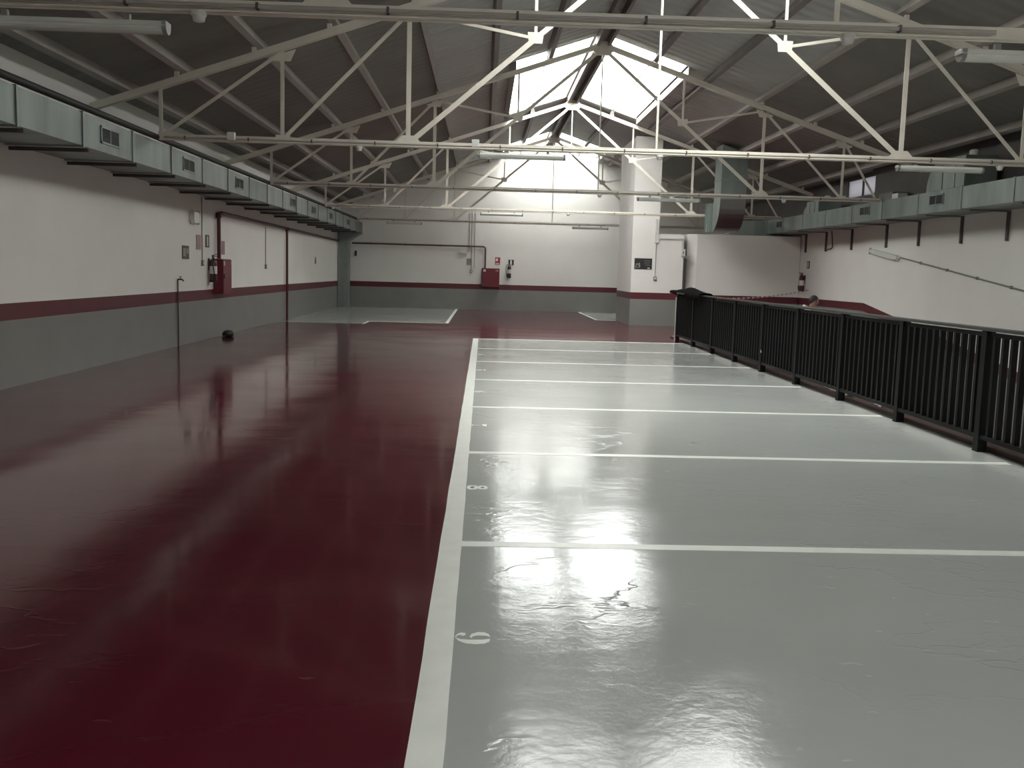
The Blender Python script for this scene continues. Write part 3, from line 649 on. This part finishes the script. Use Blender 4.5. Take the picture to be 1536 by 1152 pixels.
switch((XL+0.001,20.35,1.60),-PI/2,'grey switch box with conduit left of the hose cabinet on the left wall',2.96)
switch((XL+0.001,26.2,1.55),-PI/2,'grey switch box with conduit midway along the left wall',2.6)
switch((-0.40,YE-0.001,1.72),PI,'pale switch box with conduit left of the red cabinet on the far wall',3.9,'plastic')
switch((-0.52,YE-0.001,1.56),PI,'lower dark switch box with conduit on the far wall',3.9)
switch((5.42,PY0-0.001,1.50),PI,'switch box at the foot of the long conduit on the white pillar',2.60)
# trunking on the pillar
t=thing('cable_trunking','white cable trunking and junction box on the pillar running to the door','trunking',(5.42,PY0,2.6))
def tp(mb,name,m='plastic'):
    o=mb.build(name,m,t); o.matrix_parent_inverse=Matrix.Translation(-Vector(t.location)); return o
tp(MB().box(5.36,5.49,PY0-0.06,PY0-0.001,2.62,2.84),'junction_box'); tp(MB().box(5.37,5.41,PY0-0.04,PY0-0.001,2.84,3.35),'trunk'); tp(MB().box(5.44,5.48,PY0-0.04,PY0-0.001,2.84,3.35),'trunk')
tp(MB().box(5.49,6.28,PY0-0.03,PY0-0.001,2.74,2.78),'trunk'); tp(MB().box(6.22,6.25,PY0-0.03,PY0-0.001,2.42,2.74),'trunk')
t=thing('door_closer_box','small white box with sensor above the dark door post','box',(6.3,PY0,2.3)); 
tp(MB().box(6.22,6.34,PY0-0.08,PY0-0.001,2.22,2.44),'case'); tp(MB().box(6.26,6.30,PY0-0.09,PY0-0.08,2.30,2.36),'sensor','grey_plastic'); tp(MB().box(6.35,6.38,PY0-0.07,PY0-0.03,2.26,2.50),'aerial','dark_steel')
# far wall signs
on_far(-0.62,1.94,0.20,0.26,'sign_grey','wall_sign','small grey sign left of the red cabinet on the far wall','sign',mark=[(-0.3,0.3,-0.3,0.25,'sign_grey')])
on_far(0.55,2.00,0.20,0.30,'sign_red','wall_sign','red and white hose sign above the red cabinet on the far wall','sign',mark=[(-0.35,0.05,0.0,0.35,'sign_white'),(-0.35,0.35,-0.42,-0.30,'sign_white')])
on_far(1.10,1.96,0.22,0.22,'sign_black','wall_sign','black and white sign above the extinguisher on the far wall','sign',mark=[(-0.18,0.14,-0.42,0.42,'sign_white')])
po=on_far(5.03,1.95,0.56,0.34,'sign_black','poster','black poster with a pale grey emblem on the white pillar','poster',Y=PY0)
mb=MB()
for cx,cz,r in ((-0.20,-0.08,0.055),(-0.15,-0.07,0.06),(-0.20,-0.02,0.035),(-0.13,0.0,0.03),(-0.235,-0.11,0.03)):
    mb.prism([(5.03+cx+r*math.cos(k*PI/6),1.95+cz+r*math.sin(k*PI/6)) for k in range(12)],'y',PY0-0.016,PY0-0.013)
mb.build('emblem','sign_grey',po)
for k,(a,b) in enumerate(((0.02,0.22),(0.04,0.22),(0.03,0.20),(0.08,0.24))): MB().box(5.03+a,5.03+b,PY0-0.016,PY0-0.013,1.95+0.09-k*0.05,1.95+0.10-k*0.05).build('text_line','sign_grey',po)
MB().box(5.17,5.24,PY0-0.016,PY0-0.013,1.80,1.83).build('text_line','sign_white',po)
o=tag(MB().box(XR+0.068,XR+0.079,29.9,30.12,1.93,2.16).build('wall_sign','sign_black'),'small black and white sign above the right wall extinguisher','sign'); MB().box(XR+0.066,XR+0.068,29.97,30.05,1.96,2.13).build('symbol','sign_white',o)
# bulkhead lamps
def bulkhead(loc,rot,label,L=0.34,w=0.13):
    t=thing('bulkhead_lamp',label,'lamp',loc); t.rotation_euler=rot      # local: x length, +Y out of wall
    def ov(a,b,y0,y1,name,m):
        pr=[]; 
        for k in range(16):
            th=2*PI*k/16; pr.append((a*math.copysign(abs(math.cos(th))**0.5,math.cos(th)),b*math.copysign(abs(math.sin(th))**0.6,math.sin(th))))
        MB().prism(pr,'y',y0,y1).build(name,m,t,bevel=0.01)
    ov(L/2,w/2,0,0.04,'base','plastic'); ov(L/2-0.02,w/2-0.015,0.04,0.095,'diffuser','diffuser'); 
    for s in (-1,1): MB().box(s*(L/2-0.03)-0.012,s*(L/2-0.03)+0.012,0.035,0.10,-w/2-0.004,w/2+0.004).build('clip','plastic',t)
    return t
bulkhead((XL+0.001,19.72,2.50),(0,0,-PI/2),'round white bulkhead lamp high on the left wall in the duct shadow',0.42,0.26)
bulkhead((-0.86,YE-0.001,2.33),(0,0,PI),'small oblong emergency lamp high on the far wall left of the cabinet',0.36,0.14)
bulkhead((XR-0.001,24.03,2.265),(0,-math.atan(RAMPS*0.9) ,PI/2),'long bulkhead lamp tilted along the ramp on the right wall',1.75,0.16)
cb=tag(MB().tube([(XR-0.02,23.12,2.18),(XR-0.02,17.7,1.50),(XR-0.02,9.0,0.40)],0.016,8).build('lamp_conduit','grey_plastic'),'grey conduit sloping down the right wall from the tilted lamp','conduit')
for y in (22.0,20.7,19.4,18.1):
    z=2.18-(23.12-y)*0.1255; MB().box(XR-0.045,XR-0.001,y-0.02,y+0.02,z-0.03,z+0.03).build('clip','grey_plastic',cb)
tag(MB().tube([(XR-0.01,27.9,3.0),(XR+0.04,27.9,2.55),(XR+0.04,28.0,2.5),(XR+0.04,28.4,2.48)],0.018,8).build('drain_pipe','brown_pipe'),'short brown bent pipe under the right duct','pipe')
cv=thing('security_camera','small black camera on a bracket in the far left corner','camera',(-5.20,YE-0.001,2.22),PI)
MB().bar((0,0,0.06),(0,0.14,0.06),0.02,0.02).build('arm','plastic',cv); MB().box(-0.04,0.04,0.10,0.18,-0.16,0.04).build('body','black',cv,bevel=0.01)
for x,l in ((-0.95,'thin conduit rising from the emergency lamp on the far wall'),):
    tag(MB().tube([(-0.62,YE-0.02,3.9),(-0.62,YE-0.02,2.42),(-0.66,YE-0.02,2.34),(-0.70,YE-0.02,2.33)],0.012,6).build('conduit','grey_plastic'),l,'conduit')
# standpipe tap on the left wall
tp_=thing('water_tap','small tap on a thin pipe rising from the floor at the left wall','tap',(XL+0.001,18.7,0),-PI/2)
MB().tube([(0,0.02,0),(0,0.02,1.28)],0.013,8).build('pipe','dark_steel',tp_); MB().tube([(0,0.02,1.28),(0,0.10,1.28),(0,0.13,1.25)],0.016,8).build('spout','dark_steel',tp_); MB().bar((-0.06,0.07,1.33),(0.06,0.07,1.33),0.014,0.014).bar((0,0.07,1.28),(0,0.07,1.34),0.012,0.012,(1,0,0)).build('lever','dark_steel',tp_)
# black lump on the floor at the left wall
mb=MB(); mb.lathe([(0.10,0.0),(0.15,0.02),(0.16,0.07),(0.12,0.12),(0.05,0.14)],(0,0,0),12,sx=0.8,sy=1.1)
t=thing('black_pump','small black device lying on the floor against the left wall','device',(XL+0.22,21.55,0.0)); mb.build('body','black',t); MB().box(-0.05,0.05,0.18,0.36,0.0,0.09).build('motor','grey_plastic',t,bevel=0.01)
MB().tube([(0,-0.15,0.03),(-0.05,-0.3,0.015),(0.0,-0.45,0.012)],0.012,6).build('hose','black',t)
# film scraps and a white stick by the railing
def scrap(x,y,L,label):
    mb=MB(); n=9; vs=[]
    for i in range(n):
        for j in range(4): vs.append((x+(j-1.5)*0.03+random.uniform(-.012,.012),y+(i/(n-1)-0.5)*L,0.050+random.uniform(0,0.035)))
    mb.add(vs,[(i*4+j,i*4+j+1,(i+1)*4+j+1,(i+1)*4+j) for i in range(n-1) for j in range(3)]); tag(mb.build('plastic_scrap','film'),label,'scrap')
scrap(XE+0.06,13.3,1.1,'crumpled clear plastic scrap lying under the railing')
scrap(XE+0.06,11.9,0.35,'smaller curled plastic scrap nearer along the railing foot')
tag(MB().bar((RX+0.08,16.9,0.62),(RX-0.06,16.3,0.34),0.012,0.012).build('cord_end','plastic'),'thin white strap end poking through the railing bars','strap')
# ------------------------------------------------------------------ person on the ramp
PX,PYY=7.16,21.15; PZ=rampz(PYY)
person=thing('person','dark-haired person in a white shirt standing on the ramp behind the railing, turned right','person',(PX,PYY,PZ))
def skin(name,verts,edges,rad,m,parent=person,sub=2,root=0):
    me=bpy.data.meshes.new(name); me.from_pydata(verts,edges,[]); me.materials.append(M[m]); o=bpy.data.objects.new(name,me); COL.objects.link(o); o.parent=parent
    md=o.modifiers.new('skin','SKIN'); md.use_smooth_shade=True
    sv=me.skin_vertices[0].data if me.skin_vertices else None
    if sv is None:
        bm=bmesh.new(); bm.from_mesh(me); bm.verts.layers.skin.verify(); bm.to_mesh(me); bm.free(); sv=me.skin_vertices[0].data
    for i,r in enumerate(rad): sv[i].radius=r if isinstance(r,tuple) else (r,r); sv[i].use_root=(i==root)
    s=o.modifiers.new('sub','SUBSURF'); s.levels=sub; s.render_levels=sub; return o
# faces +X ; y is across the shoulders
J={'pel':(0,0,.95),'wai':(0.01,0,1.10),'che':(0.02,0,1.30),'nk0':(0.03,0,1.45),'nk1':(0.07,0,1.54),'hd0':(0.10,0,1.62),'hd1':(0.115,0,1.70)}
V=[J['pel'],J['wai'],J['che'],J['nk0'],J['nk1'],J['hd0'],J['hd1']]; E_=[(0,1),(1,2),(2,3),(3,4),(4,5),(5,6)]; Rr=[(.13,.16),(.12,.15),(.13,.17),(.07,.08),(.055,.055),(.095,.075),(.095,.075)]
for s in (-1,1):
    k=len(V); V+=[(0.02,s*.17,1.40),(-0.02,s*.24,1.13),(0.06,s*.26,.90),(0.08,s*.26,.83)]; E_+=[(2,k),(k,k+1),(k+1,k+2),(k+2,k+3)]; Rr+=[.06,.045,.032,(.02,.035)]
    k=len(V); V+=[(0.0,s*.10,.85),(0.03,s*.11,.50),(0.0,s*.11,.09),(0.12,s*.12,.04)]; E_+=[(0,k),(k,k+1),(k+1,k+2),(k+2,k+3)]; Rr+=[.09,.06,.04,.035]
body=skin('body',V,E_,Rr,'skin')
for s in (-1,1):
    for f,(dy,L) in enumerate(((-.024,.075),(-.008,.085),(.008,.08),(.024,.065))):
        b=Vector((0.085+dy,s*.26,.80)); skin('finger',[b,b+Vector((.004,0,-L*.5)),b+Vector((-.0,-s*.012,-L))],[(0,1),(1,2)],[.009,.008,.007],'skin',sub=1)
    b=Vector((0.10,s*.25,.83)); skin('finger',[b,b+Vector((.03,-s*.01,-.02)),b+Vector((.04,-s*.015,-.05))],[(0,1),(1,2)],[.011,.010,.008],'skin',sub=1)
# shirt and trousers over the body
V2=[(0,0,.97),(0.01,0,1.12),(0.02,0,1.31),(0.025,0,1.44),(0.04,0,1.49)]; E2=[(0,1),(1,2),(2,3),(3,4)]; R2=[(.145,.18),(.14,.17),(.145,.185),(.10,.12),(.07,.075)]
for s in (-1,1):
    k=len(V2); V2+=[(0.02,s*.175,1.40),(-0.02,s*.245,1.13),(0.055,s*.262,.92)]; E2+=[(2,k),(k,k+1),(k+1,k+2)]; R2+=[.075,.06,.045]
skin('shirt',V2,E2,R2,'shirt')
V3=[(0,0,.95),(0,0,1.0)]; E3=[(0,1)]; R3=[(.14,.175),(.14,.175)]
for s in (-1,1):
    k=len(V3); V3+=[(0.0,s*.10,.84),(0.03,s*.11,.50),(0.0,s*.11,.10)]; E3+=[(0,k),(k,k+1),(k+1,k+2)]; R3+=[.105,.075,.06]
skin('trousers',V3,E3,R3,'trousers')
for s in (-1,1): skin('shoe',[(-0.03,s*.11,.05),(0.08,s*.115,.045),(0.19,s*.12,.035)],[(0,1),(1,2)],[.05,.048,.035],'black')
# head: shaped surface with nose, brow, chin
def headshell(scale=1.0,name='face',m='skin',hair=False):
    n,k=20,16; vs=[]
    for i in range(k+1):
        ph=PI*i/k; z=math.cos(ph)
        for j in range(n):
            th=2*PI*j/n; r=math.sin(ph); x=r*math.cos(th); y=r*math.sin(th)
            X=x*0.100; Yv=y*0.078; Z=z*0.118
            if z<0: X=X*(1-0.12*(-z)) + (0.012*(-z)); Yv*=1-0.30*(-z)
            if not hair and x>0.8 and abs(y)<0.25 and -0.35<z<0.15: X+=0.018*(1-abs(z+0.15)/0.3 if abs(z+0.15)<0.3 else 0)
            if hair:
                face=x>0.35 and z<0.55
                if face or z<-0.45: X*=0.90; Yv*=0.90; Z*=0.9
            vs.append((X*scale,Yv*scale,Z*scale))
    fs=[(i*n+j,i*n+(j+1)%n,(i+1)*n+(j+1)%n,(i+1)*n+j) for i in range(k) for j in range(n)]
    o=MB().add(vs,fs,0,True).build(name,m,person); o.location=(0.115,0,1.675); o.rotation_euler=(0,0.22,0); return o
hd=headshell(); hr=headshell(1.09,'hair','hair',True); hr.location=(0.105,0,1.683)
for s in (-1,1):
    MB().lathe([(0.004,-0.012),(0.012,-0.006),(0.013,0.006),(0.004,0.012)],(0.086,s*0.030,0.012),8).build('eye','eye',hd)
    MB().lathe([(0.008,-0.03),(0.02,-0.01),(0.022,0.015),(0.01,0.03)],(-0.005,s*0.077,-0.005),8,sx=1,sy=0.4).build('ear','skin',hd)
MB().add([(-0.16,-.09,1.44),(-0.16,.09,1.44),(0.06,.10,1.44),(0.06,-.10,1.44),(-0.10,-.05,1.60),(-0.10,.05,1.60),(-0.02,.07,1.55),(-0.02,-.07,1.55)],[(0,1,5,4),(1,2,6,5),(2,3,7,6),(3,0,4,7),(4,5,6,7),(3,2,1,0)]).build('shirt_collar','shirt',person)
MB().bar((0.092,-0.022,-0.055),(0.092,0.022,-0.055),0.012,0.010,(1,0,0)).build('mouth','sign_pale_red',hd)
